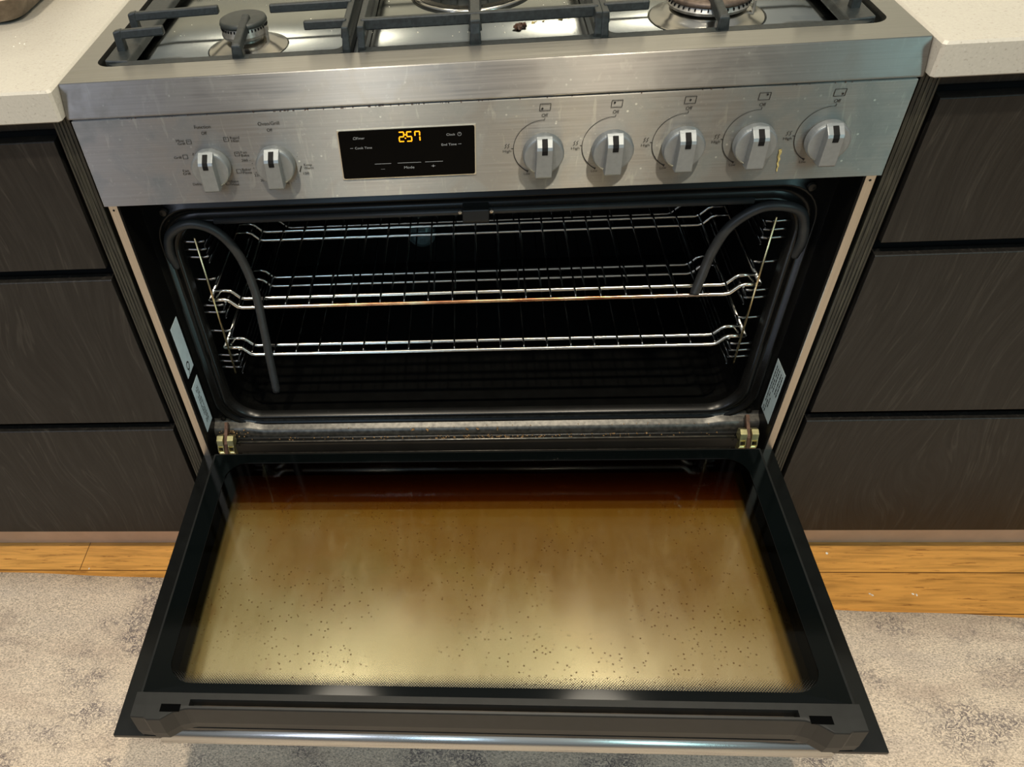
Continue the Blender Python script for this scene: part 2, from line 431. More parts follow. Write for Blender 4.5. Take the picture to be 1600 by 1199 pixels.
def lathe(bm, prof, cx, cy, seg=48, axis='z', base=0):
    """prof: list of (r, h)."""
    rings = []
    for r, h in prof:
        ring = []
        for k in range(seg):
            a = 2 * pi * k / seg
            if axis == 'z': p = Vector((cx + r * cos(a), cy + r * sin(a), base + h))
            else: p = Vector((cx + r * cos(a), base + h, cy + r * sin(a)))
            ring.append(bm.verts.new(p))
        rings.append(ring)
    for a, b in zip(rings, rings[1:]):
        for k in range(seg): bm.faces.new((a[k], a[(k + 1) % seg], b[(k + 1) % seg], b[k]))
    if prof[0][0] > 1e-5: bm.faces.new(rings[0][::-1])
    if prof[-1][0] > 1e-5: bm.faces.new(rings[-1])
def rrect(cx, cy, hw, hh, r, n=8):
    pts = []
    for sx, sy, a0 in ((1, 1, 0), (-1, 1, 90), (-1, -1, 180), (1, -1, 270)):
        for k in range(n + 1):
            a = radians(a0 + 90 * k / n)
            pts.append((cx + sx * (hw - r) + r * cos(a), cy + sy * (hh - r) + r * sin(a)))
    return pts
def loop_bridge(bm, loops):
    rings = [[bm.verts.new(p) for p in l] for l in loops]
    n = len(rings[0])
    for a, b in zip(rings, rings[1:]):
        for k in range(n): bm.faces.new((a[k], a[(k + 1) % n], b[(k + 1) % n], b[k]))
    return rings
def blob(bm, c, r, squash=.6):
    m = Matrix.Translation(c) @ Matrix.Rotation(random.random() * 6, 4, Vector((random.random(), random.random(), 1)).normalized()) @ Matrix.Diagonal((r, r * random.uniform(.5, 1), r * squash, 1))
    res = bmesh.ops.create_icosphere(bm, subdivisions=1, radius=1, matrix=m)
    for v in res['verts']: v.co += Vector([random.uniform(-.25, .25) * r for _ in range(3)])

def text_into(bm, s, cx, cz, width, cap, y=-.0006, slant=0):
    """flat lettering on a plane facing -y, centred at (cx,cz) with given width and cap height"""
    cu = bpy.data.curves.new('t', 'FONT'); cu.body = s; cu.align_x = 'CENTER'
    o = bpy.data.objects.new('t', cu); C.objects.link(o)
    bpy.context.view_layer.update()
    me = bpy.data.meshes.new_from_object(o.evaluated_get(bpy.context.evaluated_depsgraph_get()))
    bpy.data.objects.remove(o); bpy.data.curves.remove(cu)
    xs = [v.co.x for v in me.vertices]; w_ = max(xs) - min(xs); x0 = (max(xs) + min(xs)) / 2
    fx = width / w_; fz = cap / .70
    for v in me.vertices:
        v.co = Vector((cx + (v.co.x - x0) * fx, y, cz + (v.co.y - .35) * fz))
    bm.from_mesh(me); bpy.data.meshes.remove(me)
def flat_poly(bm, pts, y=-.0006):
    bm.faces.new([bm.verts.new((x, y, z)) for x, z in pts])
def stroke(bm, pts, w0, w1=None, y=-.0006):
    """flat line on the panel plane with tapering width"""
    w1 = w1 or w0; n = len(pts); L, R_ = [], []
    for i, (x, z) in enumerate(pts):
        a = pts[max(i - 1, 0)]; b = pts[min(i + 1, n - 1)]
        dx, dz = b[0] - a[0], b[1] - a[1]; l = math.hypot(dx, dz) or 1
        wv = (w0 + (w1 - w0) * i / (n - 1)) / 2
        L.append(bm.verts.new((x - dz / l * wv, y, z + dx / l * wv))); R_.append(bm.verts.new((x + dz / l * wv, y, z - dx / l * wv)))
    for i in range(n - 1): bm.faces.new((L[i], L[i + 1], R_[i + 1], R_[i]))
def outline(bm, pts, w_, y=-.0006):
    pts = list(pts)
    for a, b in zip(pts, pts[1:] + pts[:1]): stroke(bm, [a, b], w_, y=y)
def new(): return bmesh.new()

# ================================================================== the setting
bm = new(); box(bm, -3, 3, -4.2, .66, -.02, 0); struct(obj('floor', bm, M_floor))
bm = new(); box(bm, -3, 3, .64, .70, 0, 2.6); struct(obj('wall_back', bm, M_wall))

# ================================================================== range cooker
RNG = thing('range_cooker', (0, .3, 0), 'wide stainless steel range cooker with its black oven door lying open', 'cooker')
HW = .45
# carcass
bm = new()
box(bm, -.447, -.433, .0125, .62, .10, .868); box(bm, .433, .447, .0125, .62, .10, .868)
box(bm, -.433, .433, .60, .62, .10, .868); box(bm, -.433, .433, .05, .60, .10, .112)
for x in (-.42, .42):
    for y in (.08, .56): lathe(bm, [(.015, 0.001), (.015, .1)], x, y, 16)
obj('body_panel', bm, M_enamel_dull, RNG)
bm = new(); box(bm, -.44, .44, .016, .036, .112, .262); obj('storage_drawer', bm, M_steel_trim, RNG, .002)
# hob top: frame with rounded opening, pressed well inside, sloping front lip
ZT, ZW = .910, .894
N = 8
outer = rrect(0, 0, 1, 1, .0001, N)
def hob_outer(z):
    return [Vector((p[0] * HW, (.0114 + .62) / 2 + p[1] * (.62 - .0114) / 2, z)) for p in outer]
inn = rrect(.001, .31, .4255, .258, .020, N)
bm = new()
loop_bridge(bm, [hob_outer(ZT), [Vector((x, y, ZT)) for x, y in inn],
                 [Vector((x * .9965, .31 + (y - .31) * .994, ZT - .004)) for x, y in inn],
                 [Vector((x * .992, .31 + (y - .31) * .986, ZW)) for x, y in inn]])
hob = obj('hob_top', bm, M_steel_top, RNG)
bm = new()   # front lip (sloping) with rolled lower edge
prism_x(bm, [(.0114, ZT), (.0104, .9088), (0, .8752), (.0015, .8736), (.006, .8736), (.030, .900), (.030, ZT - .001)], -HW, HW)
obj('front_lip', bm, M_steel_lip, RNG, .0012)
bm = new()
rc = random.Random(11)
for k in range(90):
    x = rc.choice([rc.uniform(-.22, -.02), rc.uniform(-.40, .40)]); blob(bm, Vector((x, .0004, .8728 + rc.uniform(-.0004, .0004))), rc.uniform(.0004, .0011), .5)
cr = obj('grime', bm, M_scrap, hob); cr['kind'] = 'stuff'
# the well: pressed sheet with raised creases
bm = new()
xs = [-.424, -.385, -.372, -.358, -.15, -.131, -.122, -.108, .108, .120, .135, .15, .358, .372, .385, .4255]
zs = [.8935, .8935, .8965, .8965, .8965, .8935, .8935, .8965, .8965, .8935, .8935, .8965, .8965, .8965, .8935, .8935]
for (x0, z0), (x1, z1) in zip(list(zip(xs, zs)), list(zip(xs, zs))[1:]):
    q = [bm.verts.new(p) for p in ((x0, .05, z0), (x1, .05, z1), (x1, .57, z1), (x0, .57, z0))]; bm.faces.new(q)
well = obj('pressed_well', bm, M_steel_well, hob, smooth=True)
sol = well.modifiers.new('thick', 'SOLIDIFY'); sol.thickness = .001; sol.offset = -1

def burner(name, x, y, r, dish, capmat, captop, ringh=.012, wok=False):
    """spun dish + aluminium crown with flame slots + cap"""
    bm = new(); z = .8966
    lathe(bm, [(dish, z), (dish * .95, z + .0008), (dish * .86, z + .0026), (dish * .76, z + .0052), (r * 1.0, z + .0095), (r * .85, z + .0108), (r * .7, z + .011)] if not wok else
          [(dish, z), (dish * .97, z + .005), (dish * .92, z + .0055), (dish * .85, z + .001), (dish * .3, z + .0005)], x, y, 64)
    b = obj(name, bm, M_dish, RNG, smooth=True)
    bm = new(); z0 = captop - .006 - ringh
    if wok:
        for rr_, t in ((dish * .80, .010), (dish * .40, .008)):
            lathe(bm, [(rr_ - t, z0), (rr_, z0), (rr_, z0 + ringh), (rr_ - .002, z0 + ringh + .003), (rr_ - t, z0 + ringh + .003), (rr_ - t, z0)], x, y, 48)
        for k in range(18):
            a = 2 * pi * k / 18; c, s_ = cos(a), sin(a)
            box(bm, -.0035, .0035, dish * .80 - .004, dish * .80 + .003, z0 + .002, z0 + ringh + .008, lambda p: Vector((x + p.x * c - p.y * s_, y + p.x * s_ + p.y * c, p.z)))
        obj('burner_crown', bm, M_cap, b)
    else:
        lathe(bm, [(r * .72, z + .009), (r * .72, z0), (r * .96, z0), (r * .99, z0 + .003), (r * .93, z0 + ringh), (r * .5, z0 + ringh)], x, y, 48)
        cr = obj('burner_crown', bm, M_alu, b, smooth=False)
        bm = new(); n = 40
        for k in range(n):
            a = 2 * pi * (k + .5) / n; c, s_ = cos(a), sin(a)
            box(bm, -.0007, .0007, r * .93, r * .985, z0 + ringh - .0035, z0 + ringh - .001, lambda p: Vector((x + p.x * c - p.y * s_, y + p.x * s_ + p.y * c, p.z)))
        obj('flame_slots', bm, M_black, b)
    bm = new(); cr_ = r if not wok else dish * .42
    lathe(bm, [(cr_ * .98, captop - .006), (cr_, captop - .004), (cr_ * .96, captop - .0008), (cr_ * .90, captop), (0, captop + .0006)], x, y, 56)
    obj('burner_cap', bm, capmat, b, smooth=True)
    if not wok:
        bm = new(); tube(bm, [(x + r * .99, y - r * .38, z), (x + r * .99, y - r * .38, captop - .008)], .0019, 8)
        obj('spark_igniter', bm, M_alu, b)
burner('gas_burner', -.263, .123, .0275, .048, M_cap, .930)
burner('gas_burner', .262, .138, .0455, .064, M_capbrown, .924, .008)
burner('gas_burner', 0, .262, .055, .078, M_cap, .918, .010, wok=True)
burner('gas_burner', -.263, .43, .040, .058, M_cap, .928)
burner('gas_burner', .262, .44, .030, .048, M_cap, .928)

# control panel
PZ0, PZ1 = .766, .8722
bm = new()
prism_x(bm, [(0, PZ0), (0, PZ1), (.012, PZ1), (.050, .8722), (.050, .868), (.0125, .868), (.0012, .8715), (.0012, PZ0 + .001), (.05, PZ0 + .001), (.05, PZ0)], -.446, .446)
PAN = obj('control_panel', bm, M_steel_panel, RNG, .0006)
bm = new(); box(bm, -.444, .444, .008, .06, .768, .867); obj('panel_backing', bm, M_enamel_dull, RNG)
# markings
bm = new()
T = lambda s, x, z, w_, c=.0036: text_into(bm, s, x, z, w_, c)
T('Function', -.2995, .8597, .0185, .0040); T('Off', -.2995, .8524, .0062)
def icon(x, z, inner=True):
    outline(bm, [(x - .0026, z - .0024), (x + .0026, z - .0024), (x + .0026, z + .0024), (x - .0026, z + .0024)], .0005)
    if inner: stroke(bm, [(x - .0012, z + .0006), (x + .0012, z + .0006)], .0006)
icon(-.3195, .8430); T('Maxi', -.3292, .8450, .0090, .0030); T('Grill', -.3285, .8413, .0085, .0030)
icon(-.3285, .8254, False); T('Grill', -.3375, .8250, .0085, .0030); T('?', -.3185, .828, .0018, .003)
icon(-.3215, .8065, False); T('Fan', -.3325, .8085, .0070, .0030); T('Grill', -.3325, .8048, .0085, .0030)
T('Defrost', -.3220, .7910, .0135, .0030)
icon(-.2765, .8440); T('Rapid', -.2665, .8455, .0105, .0030); T('Heat', -.2665, .8418, .0090, .0030)
icon(-.2680, .8260); T('Fan', -.2600, .8278, .0070, .0030); T('Bake', -.2590, .8240, .0090, .0030)
icon(-.2706, .8050, False); T('Bake/', -.2612, .8068, .0105, .0030); T('Pizza', -.2612, .8030, .0105, .0030)
icon(-.2868, .7908, False); T('Base', -.2785, .7926, .0090, .0030); T('Heat', -.2785, .7888, .0090, .0030)
obj('function_markings', bm, M_ink, PAN); bm = new()
T('Oven/Grill', -.2250, .8600, .0240, .0040); T('Off', -.2252, .8524, .0062)
T('260 –', -.2590, .8182, .0110, .0030); T('220', -.2500, .7993, .0070, .0030); T('200', -.2445, .7925, .0070, .0030)
T('150', -.2185, .7876, .0070, .0030); T('100', -.1930, .7990, .0068, .0030)
T('Keep', -.1895, .8095, .0090, .0030); T('Warm', -.1890, .8055, .0110, .0030)
stroke(bm, [(-.1972, .8082), (-.2000, .8012)], .0008, .0011)
for k in range(9):
    a = radians(-78 + k * 7.6); x, z = -.225 + .0285 * cos(a), .813 + .0285 * sin(a)
    if k < 8: stroke(bm, [(x - .0003, z), (x + .0003, z)], .0006)
for a in (178, 190, 202): 
    x, z = -.225 + .028 * cos(radians(a)), .813 + .028 * sin(radians(a)); stroke(bm, [(x - .0004, z), (x + .0004, z)], .0008)
stroke(bm, [(-.2002, .8200), (-.1996, .8200)], .0006)
obj('temperature_markings', bm, M_ink, PAN)
KX = [.0745, .149, .2240, .2985, .3730]
DOT = [(-.0030, -.0014), (-.0024, .0012), (0, 0), (.0026, .0016), (.0030, -.0014)]
for i, c in enumerate(KX):
    bm = new()
    outline(bm, [(c - .0058, .8590), (c + .0054, .8590), (c + .0058, .8664), (c - .0054, .8664)], .0006)
    dx, dz = DOT[i]; flat_poly(bm, [(c + dx + .0011 * cos(2 * pi * k / 12), .8627 + dz + .0011 * sin(2 * pi * k / 12)) for k in range(12)])
    T('Off', c, .8540, .0066, .0036)
    pts = [(c - .001 + .0315 * cos(radians(a)), .8172 + .0315 * sin(radians(a))) for a in range(88, 181, 4)]
    stroke(bm, pts, .0005, .0006); stroke(bm, [(c, .8487), (c, .8512)], .0005)
    pts = [(c - .001 + .0315 * cos(radians(a)), .8172 + .0315 * sin(radians(a))) for a in range(180, 244, 4)]
    stroke(bm, pts, .0007, .0012); stroke(bm, [(c - .0325, .8172), (c - .0350, .8176)], .0008)
    x, z = pts[-1]; flat_poly(bm, [(x - .0012, z + .001), (x + .0018, z + .0008), (x + .0006, z - .0022)])
    T('High', c - .0395, .8148, .0090, .0030)
    for fx in (-.0018, .0012):
        stroke(bm, [(c - .0405 + fx, .8182), (c - .0385 + fx, .8198), (c - .0398 + fx, .8215), (c - .0380 + fx, .8232)], .0006)
    T('Low', c - .0165, .7868, .0070, .0030)
    obj('burner_markings', bm, M_ink, PAN)
bm = new()   # dribble of yellow residue below a knob
stroke(bm, [(.3288, .8030), (.3299, .799), (.3290, .795), (.3306, .791), (.3300, .787), (.3316, .783), (.3310, .780), (.3318, .7765)], .0032, .0010, y=-.0009)
obj('grease_dribble', bm, M_fat, PAN)
# display
bm = new(); box(bm, -.1515, .0012, -.0012, .002, .7888, .8484); DSP = obj('clock_display', bm, M_bezel, RNG, .0006)
bm = new()
l = rrect(-.07515, .8186, .0748, .0284, .0022, 4)
extrude_poly(bm, [Vector((x, -.0012, z)) for x, z in l], Vector((0, -.0006, 0)))
obj('display_glass', bm, M_disp, DSP)
bm = new(); YD = -.0021
def seg_digit(bm, x, z, segs, w_=.0052, h=.0108, t=.0013):
    s = {'a': [(0, h), (w_, h)], 'g': [(0, h / 2), (w_, h / 2)], 'd': [(0, 0), (w_, 0)], 'f': [(0, h / 2 + .0006), (0, h - .0003)], 'b': [(w_, h / 2 + .0006), (w_, h - .0003)],
         'e': [(0, .0003), (0, h / 2 - .0006)], 'c': [(w_, .0003), (w_, h / 2 - .0006)]}
    for k in segs:
        (ax, az), (bx, bz) = s[k]; stroke(bm, [(x + ax, z + az), (x + bx, z + bz)], t, y=YD)
seg_digit(bm, -.0840, .8326, 'abged'); seg_digit(bm, -.0755, .8326, 'afgcd'); seg_digit(bm, -.0665, .8326, 'abc')
seg_digit(bm, -.0665, .8326, 'f', h=.0108)
for z in (.8362, .8402):
    flat_poly(bm, [(-.0772 + .0008 * cos(k), z + .0008 * sin(k)) for k in [2 * pi * j / 10 for j in range(10)]], YD)
bmesh.ops.translate(bm, verts=bm.verts, vec=(.0012, 0, 0))
obj('clock_digits', bm, M_led, DSP)
bm = new(); TD = lambda s, x, z, w_, c=.0026: text_into(bm, s, x, z, w_, c, YD)
TD('Timer', -.1258, .8386, .0095); TD('Cook Time', -.1235, .8272, .0190); TD('Clock', -.0262, .8382, .0095)
TD('End Time', -.0285, .8268, .0165); TD('Mode', -.0742, .8016, .0115, .0030); TD('–', -.1042, .8010, .0045); TD('+', -.0470, .8020, .0045, .004)
for x0, x1 in ((-.1130, -.0942), (-.0870, -.0605), (-.0560, -.0360)): stroke(bm, [(x0, .8072), (x1, .8072)], .0005, y=YD)
pts = [(-.0168 + .0020 * cos(2 * pi * k / 14), .8382 + .0020 * sin(2 * pi * k / 14)) for k in range(14)]; outline(bm, pts, .0004, YD)
stroke(bm, [(-.0168, .8382), (-.0168, .8396)], .0004, y=YD)
outline(bm, [(-.1338, .8374), (-.1304, .8374), (-.1308, .8394), (-.1321, .8402), (-.1334, .8394)], .0004, YD)
stroke(bm, [(-.1385, .8272), (-.1350, .8272)], .0004, y=YD); stroke(bm, [(-.0185, .8268), (-.0150, .8268)], .0004, y=YD)
obj('display_lettering', bm, M_pale_ink, DSP)

# knobs
def knob(cx, cz=.813, tilt=0):
    bm = new()
    lathe(bm, [(.0214, -.0004), (.0222, -.002), (.0222, -.0095), (.0212, -.0122), (.0195, -.0128), (0, -.0130)], cx, cz, 48, axis='y')
    k = obj('control_knob', bm, M_knob, RNG, smooth=False, bevel=.0004)
    bm = new(); h = .0089
    prof = [(-.011, .0226), (-.0155, .0205), (-.0228, .0150), (-.0242, .0120), (-.0236, -.0195), (-.0222, -.0214), (-.006, -.0224)]
    a = [bm.verts.new((cx - h * (1.0 if i not in (2, 3) else .96), y, cz + z)) for i, (y, z) in enumerate(prof)]
    b = [bm.verts.new((cx + h * (1.0 if i not in (2, 3) else .96), y, cz + z)) for i, (y, z) in enumerate(prof)]
    bm.faces.new(a); bm.faces.new(b[::-1])
    for i in range(len(prof)): j = (i + 1) % len(prof); bm.faces.new((a[i], b[i], b[j], a[j]))
    obj('knob_grip', bm, M_knob, k, .0009)
    bm = new(); q = .0030
    pr = [(-.0150, .0214), (-.0235, .0153), (-.0250, .0120), (-.0248, .0072), (-.0235, .0070), (-.0225, .0140), (-.0145, .0200)]
    prism_x(bm, [(y, cz + z) for y, z in pr], cx - q, cx + q)
    obj('pointer_mark', bm, M_black, k, .0003)
for c in [-.300, -.225] + KX: knob(c)

# side trims
for s in (-1, 1):
    bm = new(); x0, x1 = sorted((s * .4335, s * .4445)); box(bm, x0, x1, .0065, .0125, .30, .7655)
    obj('side_trim', bm, M_steel_trim, RNG, .0006)
    bm = new(); lathe(bm, [(.0014, .0063), (0, .0055)], s * .439, .757, 10, axis='y'); obj('trim_screw', bm, M_black, RNG)
# recess side walls with stickers
for s in (-1, 1):
    bm = new(); x0, x1 = sorted((s * .4312, s * .4335)); box(bm, x0, x1, .0075, .066, .29, .766); obj('recess_wall', bm, M_enamel_dull, RNG)
def sticker(s, y0, y1, z0, z1, m, label, marks):
    x = s * .4308
    bm = new(); box(bm, min(x, x + s * .0004), max(x, x + s * .0004), y0, y1, z0, z1)
    st = obj('sticker', bm, m, RNG); st['label'] = label
    bm = new(); xx = x - s * .0002
    for (a, b_, c, d) in marks:
        q = [(xx, a, c), (xx, b_, c), (xx, b_, d), (xx, a, d)]; bm.faces.new([bm.verts.new(p) for p in q])
    obj('sticker_print', bm, M_ink, st)
rm = random.Random(3)
def lines(y0, y1, z0, z1, rows, gap=.15):
    out = []
    for r_ in range(rows):
        ya = y0 + (y1 - y0) * (r_ + .15) / rows; yb = y0 + (y1 - y0) * (r_ + .60) / rows
        z = z0
        while z < z1:
            L = rm.uniform(.002, .007)
            if rm.random() > gap: out.append((ya, yb, z, min(z + L, z1)))
            z += L + .0012
    return out
g9 = []
for k in range(10):
    a0, a1 = 2 * pi * k / 10, 2 * pi * (k + 1) / 10
g9 = []
for k in range(16):
    a = 2 * pi * k / 16; y_ = .0345 + .0050 * cos(a) ; z_ = .4775 + .0062 * sin(a)
    g9.append((y_ - .0009, y_ + .0009, z_ - .0014, z_ + .0014))
for k in range(6):
    g9.append((.0375 - .0016 * k, .0392 - .0016 * k, .474 - .0022 * k, .4765 - .0022 * k))
sticker(-1, .0215, .0525, .4625, .5565, M_sticker, 'pale blue rating sticker with a small looped emblem', g9)
sticker(-1, .0205, .0520, .3475, .4425, M_sticker, 'pale blue warning sticker with a column of print', lines(.030, .043, .360, .432, 3))
sticker(1, .0190, .0560, .3500, .4480, M_sticker2, 'pale grey label crowded with small print', lines(.036, .053, .353, .440, 3, .1) + lines(.022, .034, .400, .440, 2))

# front frame of the oven
CX, CZ, CHW, CHH = 0, .527, .392, .178
FY = .060
orr = rrect(0, 0, 1, 1, .0001, 8); irr = rrect(0, CZ, CHW, CHH, .045, 8)
def Lp(hw, hh, r, y, cz=CZ): return [Vector((x, y, z)) for x, z in rrect(0, cz, hw, hh, r, 8)]
bm = new()
out_l = [Vector((p[0] * .4312, FY, .5475 + p[1] * .2195)) for p in orr]
loop_bridge(bm, [out_l, Lp(.422, .203, .052, FY), Lp(.4195, .2005, .051, FY - .0045), Lp(.4165, .1975, .050, FY - .004), Lp(.4145, .1955, .050, FY + .001),
                 Lp(.407, .188, .047, FY + .001), Lp(.4035, .1855, .046, FY - .007), Lp(.399, .182, .046, FY - .0095), Lp(.395, .179, .045, FY - .007), Lp(CHW, .1765, .044, FY + .004)])
FR = obj('oven_front_frame', bm, M_enamel, RNG)
for p in FR.data.polygons: p.use_smooth = True
# header above the frame under the panel
for s, x in ((-1, -.401), (1, .401)):
    bm = new(); lathe(bm, [(.0062, FY + .0002), (.0062, FY - .004), (.0045, FY - .006), (0, FY - .0065)], x, .7225 if s < 0 else .7225, 24, axis='y')
    obj('frame_bolt', bm, M_enamel, RNG, smooth=False)
    bm = new(); lathe(bm, [(.0042, FY + .0002), (.0042, FY - .003), (0, FY - .0045)], s * .4155, .3385, 20, axis='y')
    obj('frame_bolt', bm, M_enamel, RNG)
# dark grey seal bar along the top of the opening
bm = new(); tube(bm, [(-.335, .050, .7110), (.335, .050, .7110)], .0042, 12); 
SEAL = obj('seal_strip', bm, M_rubber, RNG, smooth=True)
bm = new(); prism_x(bm, [(.043, .7165), (.040, .702), (.046, .695), (.062, .695), (.062, .7165)], -.0165, .0165)
obj('door_catch', bm, M_plastic, RNG, .0015)
for s in (-1, 1):
    bm = new(); lathe(bm, [(.0022, .046), (.0022, .043), (0, .0424)], s * .0195, .7135, 14, axis='y'); obj('catch_screw', bm, M_alu, RNG)
# sagging door seal that has come off
def strand(pts, r=.0062, flat=1):
    bm = new(); tube(bm, smooth_path([(x, y, z) for x, y, z in pts], 7), r, 12)
    o = obj('loose_door_seal', bm, M_rubber, RNG, smooth=True); o['label'] = 'grey rubber door seal hanging loose across the opening'
    return o
strand([(-.4060, .0560, .640), (-.4062, .0480, .668), (-.3960, .0450, .697), (-.3650, .0430, .7125), (-.3340, .0440, .6990), (-.3130, .0450, .6620), (-.3040, .0450, .6070), (-.3050, .045, .540), (-.308, .045, .478), (-.3105, .046, .412)])
strand([(.4060, .0560, .625), (.4062, .0480, .655), (.3950, .0450, .6925), (.3700, .0430, .7060), (.3400, .0440, .7030), (.3120, .0450, .6780), (.2980, .0450, .6410), (.2925, .0450, .6060), (.2885, .0455, .5780)])
# cavity lining
bm = new()
YB = .47
rings = loop_bridge(bm, [Lp(CHW, .1765, .044, FY + .004), Lp(.394, .1785, .040, FY + .02), Lp(.394, .1785, .040, YB)])
bm.faces.new(rings[-1])
CAV = obj('oven_cavity', bm, M_enamel_dull, RNG)
bm = new()
l = rrect(0, .255, .372, .178, .03, 6); loop_bridge(bm, [[Vector((x, y, .3555)) for x, y in l], [Vector((x * .985, .255 + (y - .255) * .97, .3515)) for x, y in l]])
l2 = [Vector((x * .985, .255 + (y - .255) * .97, .3515)) for x, y in l]; bm.faces.new([bm.verts.new(p) for p in l2])
obj('cavity_floor_tray', bm, M_enamel_dull, CAV)
for s in (-1, 1):
    bm = new()
    lathe(bm, [(.085, YB - .002), (.085, YB - .012), (.080, YB - .014), (.02, YB - .014)], s * .17, .53, 40, axis='y'); obj('fan_cover', bm, M_enamel_dull, CAV)
bm = new(); lathe(bm, [(.026, YB - .002), (.025, YB - .01), (.015, YB - .018), (0, YB - .02)], -.10, .415, 28, axis='y'); obj('oven_lamp', bm, M_lens, CAV)

# side ladders holding the racks
LV = [.681, .669, .657, .621, .576, .564, .530, .483, .471, .459]
for s in (-1, 1):
    bm = new()
    tube(bm, [(s * .3655, .045, .690), (s * .3655, .045, .452)], .0016, 8)
    fr_ = obj('rack_support', bm, M_gold_wire, RNG, smooth=True)
    bm = new()
    for z in LV:
        tube(bm, smooth_path([(s * .386, .052, z), (s * .362, .050, z), (s * .354, .054, z + .001), (s * .351, .066, z + .002), (s * .351, .44, z + .002)], 3), .0018, 6)
    tube(bm, [(s * .386, .40, .69), (s * .386, .40, .452)], .002, 6)
    obj('support_rungs', bm, M_wire, fr_, smooth=True)

# lower ledge under the opening
bm = new()
xs = [-.4312, -.405, -.380, -.372, -.364, -.356, -.348] + [-.33 + .66 * k / 12 for k in range(13)] + [.348, .356, .364, .372, .380, .405, .4312]
prev = None
for x in xs:
    a = abs(x); t = min(1, max(0, (.380 - a) / .032)); t = t * t * (3 - 2 * t)
    z1 = .338 - .010 * t; 
    e = .0075 * (1 - t); prof = [(FY, .338), (FY - .0004, .3325 + .3 * e), (FY - .0016, .3290 + .5 * e), (FY - .0050, .3262 + .6 * e), (FY - .0110, .3232 + .7 * e), (FY - .0150, .3200 + .7 * e), (FY - .0170, .3150 + .5 * e), (FY - .0172, .3090)]
    cur = [bm.verts.new((x, y, z)) for y, z in prof]
    if prev:
        for i in range(len(prof) - 1): bm.faces.new((prev[i], cur[i], cur[i + 1], prev[i + 1]))
    prev = cur
obj('ledge_slope', bm, M_ledge, RNG, smooth=True)
bm = new(); prev = None
for x in xs:
    a = abs(x); t = min(1, max(0, (.380 - a) / .032)); t = t * t * (3 - 2 * t)
    prof = [(FY - .0172, .3090), (.0415, .3077), (.0360, .3077), (.0340, .3088), (.0325, .3070), (.0320, .300), (.0320, .262)]
    cur = [bm.verts.new((x, y, z)) for y, z in prof]
    if prev:
        for i in range(len(prof) - 1): bm.faces.new((prev[i], cur[i], cur[i + 1], prev[i + 1]))
    prev = cur
obj('lower_ledge', bm, M_enamel, RNG, smooth=True)
bm = new(); tube(bm, [(-.391, .0340, .3086), (.394, .0340, .3086)], .0013, 10)
obj('ledge_bead', bm, M_bead, RNG, smooth=True)
bm = new(); tube(bm, [(-.391, .0316, .2835), (.394, .0316, .2835)], .0009, 8); obj('ledge_bead', bm, M_ledge, RNG, smooth=True)
bm = new(); box(bm, -.4312, .4312, .010, .0325, .258, .264); obj('door_sill', bm, M_enamel, RNG)

# crumbs
bm = new()
for k in range(170):
    x = random.choice([random.gauss(-.02, .14), random.uniform(-.36, .38)]); x = max(-.37, min(.37, x))
    blob(bm, Vector((x, random.uniform(.0355, .0425), .3088)), random.uniform(.0006, .0019))
for k in range(50): blob(bm, Vector((random.uniform(-.34, .36), random.uniform(.046, .052), .3235)), random.uniform(.0004, .0012))
for k in range(60):
    blob(bm, Vector((random.gauss(-.405, .012), random.uniform(.036, .050), .322 + random.uniform(-.006, .006))), random.uniform(.0006, .0018))
for x in (-.105, -.082, -.018, -.001, .03): blob(bm, Vector((x, .0445, .3205)), .0036, .5)
tag(obj('crumbs', bm, M_crumb), 'toasted brown crumbs scattered along the black ledge below the oven opening', 'crumbs', kind='stuff')
bm = new()
for x, y in ((-.545, .137), (-.541, .129), (-.5485, .1275), (-.5375, .1335), (-.56, .16)): blob(bm, Vector((x, y, .9112)), .0012)
tag(obj('crumbs', bm, M_crumbw), 'few tiny white crumbs on the pale worktop left of the cooker', 'crumbs', kind='stuff')
# hinges
for s in (-1, 1):
    cx = -.4075 if s < 0 else .4100
    bm = new()
    for d in (-.0085, .0085):
        x0 = cx + d - .0050; x1 = cx + d + .0050
        prism_x(bm, [(.034, .3265), (.026, .3320), (.018, .3285), (.016, .3180), (.018, .312), (.034, .312)], x0, x1)
        for e in (x0, x1 - .0015): prism_x(bm, [(.022, .315), (.016, .3185), (.012, .309), (.016, .294), (.024, .292)], e, e + .0015)
    tube(bm, [(cx - .013, .016, .303), (cx + .013, .016, .303)], .0030, 12)
    hg = obj('door_hinge', bm, M_brass, RNG, .0004); hg['label'] = 'yellow zinc plated hinge'
    bm = new(); prism_x(bm, [(.050, .337), (.046, .343), (.018, .320), (.008, .302), (.012, .298), (.030, .316)], cx - .0025, cx + .0025)
    obj('hinge_arm', bm, M_hinge_arm, hg)

# ---------------------------------------------------------------- the open door
DT = math.atan2(.3181 - .3067, .4604)
D0 = Vector((0, .0073, .3067))
def TD_(p): # (x, Y, h) in door frame
    return Vector((p.x, D0.y + p.y * cos(DT) + p.z * sin(DT), D0.z - p.y * sin(DT) + p.z * cos(DT)))
bm = new()
sh = [(-.4452, 0), (-.4452, -.4605), (-.388, -.4605), (-.368, -.4495), (.368, -.4495), (.388, -.4605), (.4452, -.4605), (.4452, 0)]
extrude_poly(bm, [TD_(Vector((x, y, -.006))) for x, y in sh], TD_(Vector((0, 0, 0))) - TD_(Vector((0, 0, -.006))))
DOOR = obj('oven_door', bm, M_sheet, RNG, .0006)
bm = new()
H = .050
def LD(hw, y0, y1, r, h): return [TD_(Vector((x, y, h))) for x, y in rrect(0, (y0 + y1) / 2, hw, abs(y1 - y0) / 2, r, 8)]
BX, BY0, BY1 = .4045, -.044, -.4300
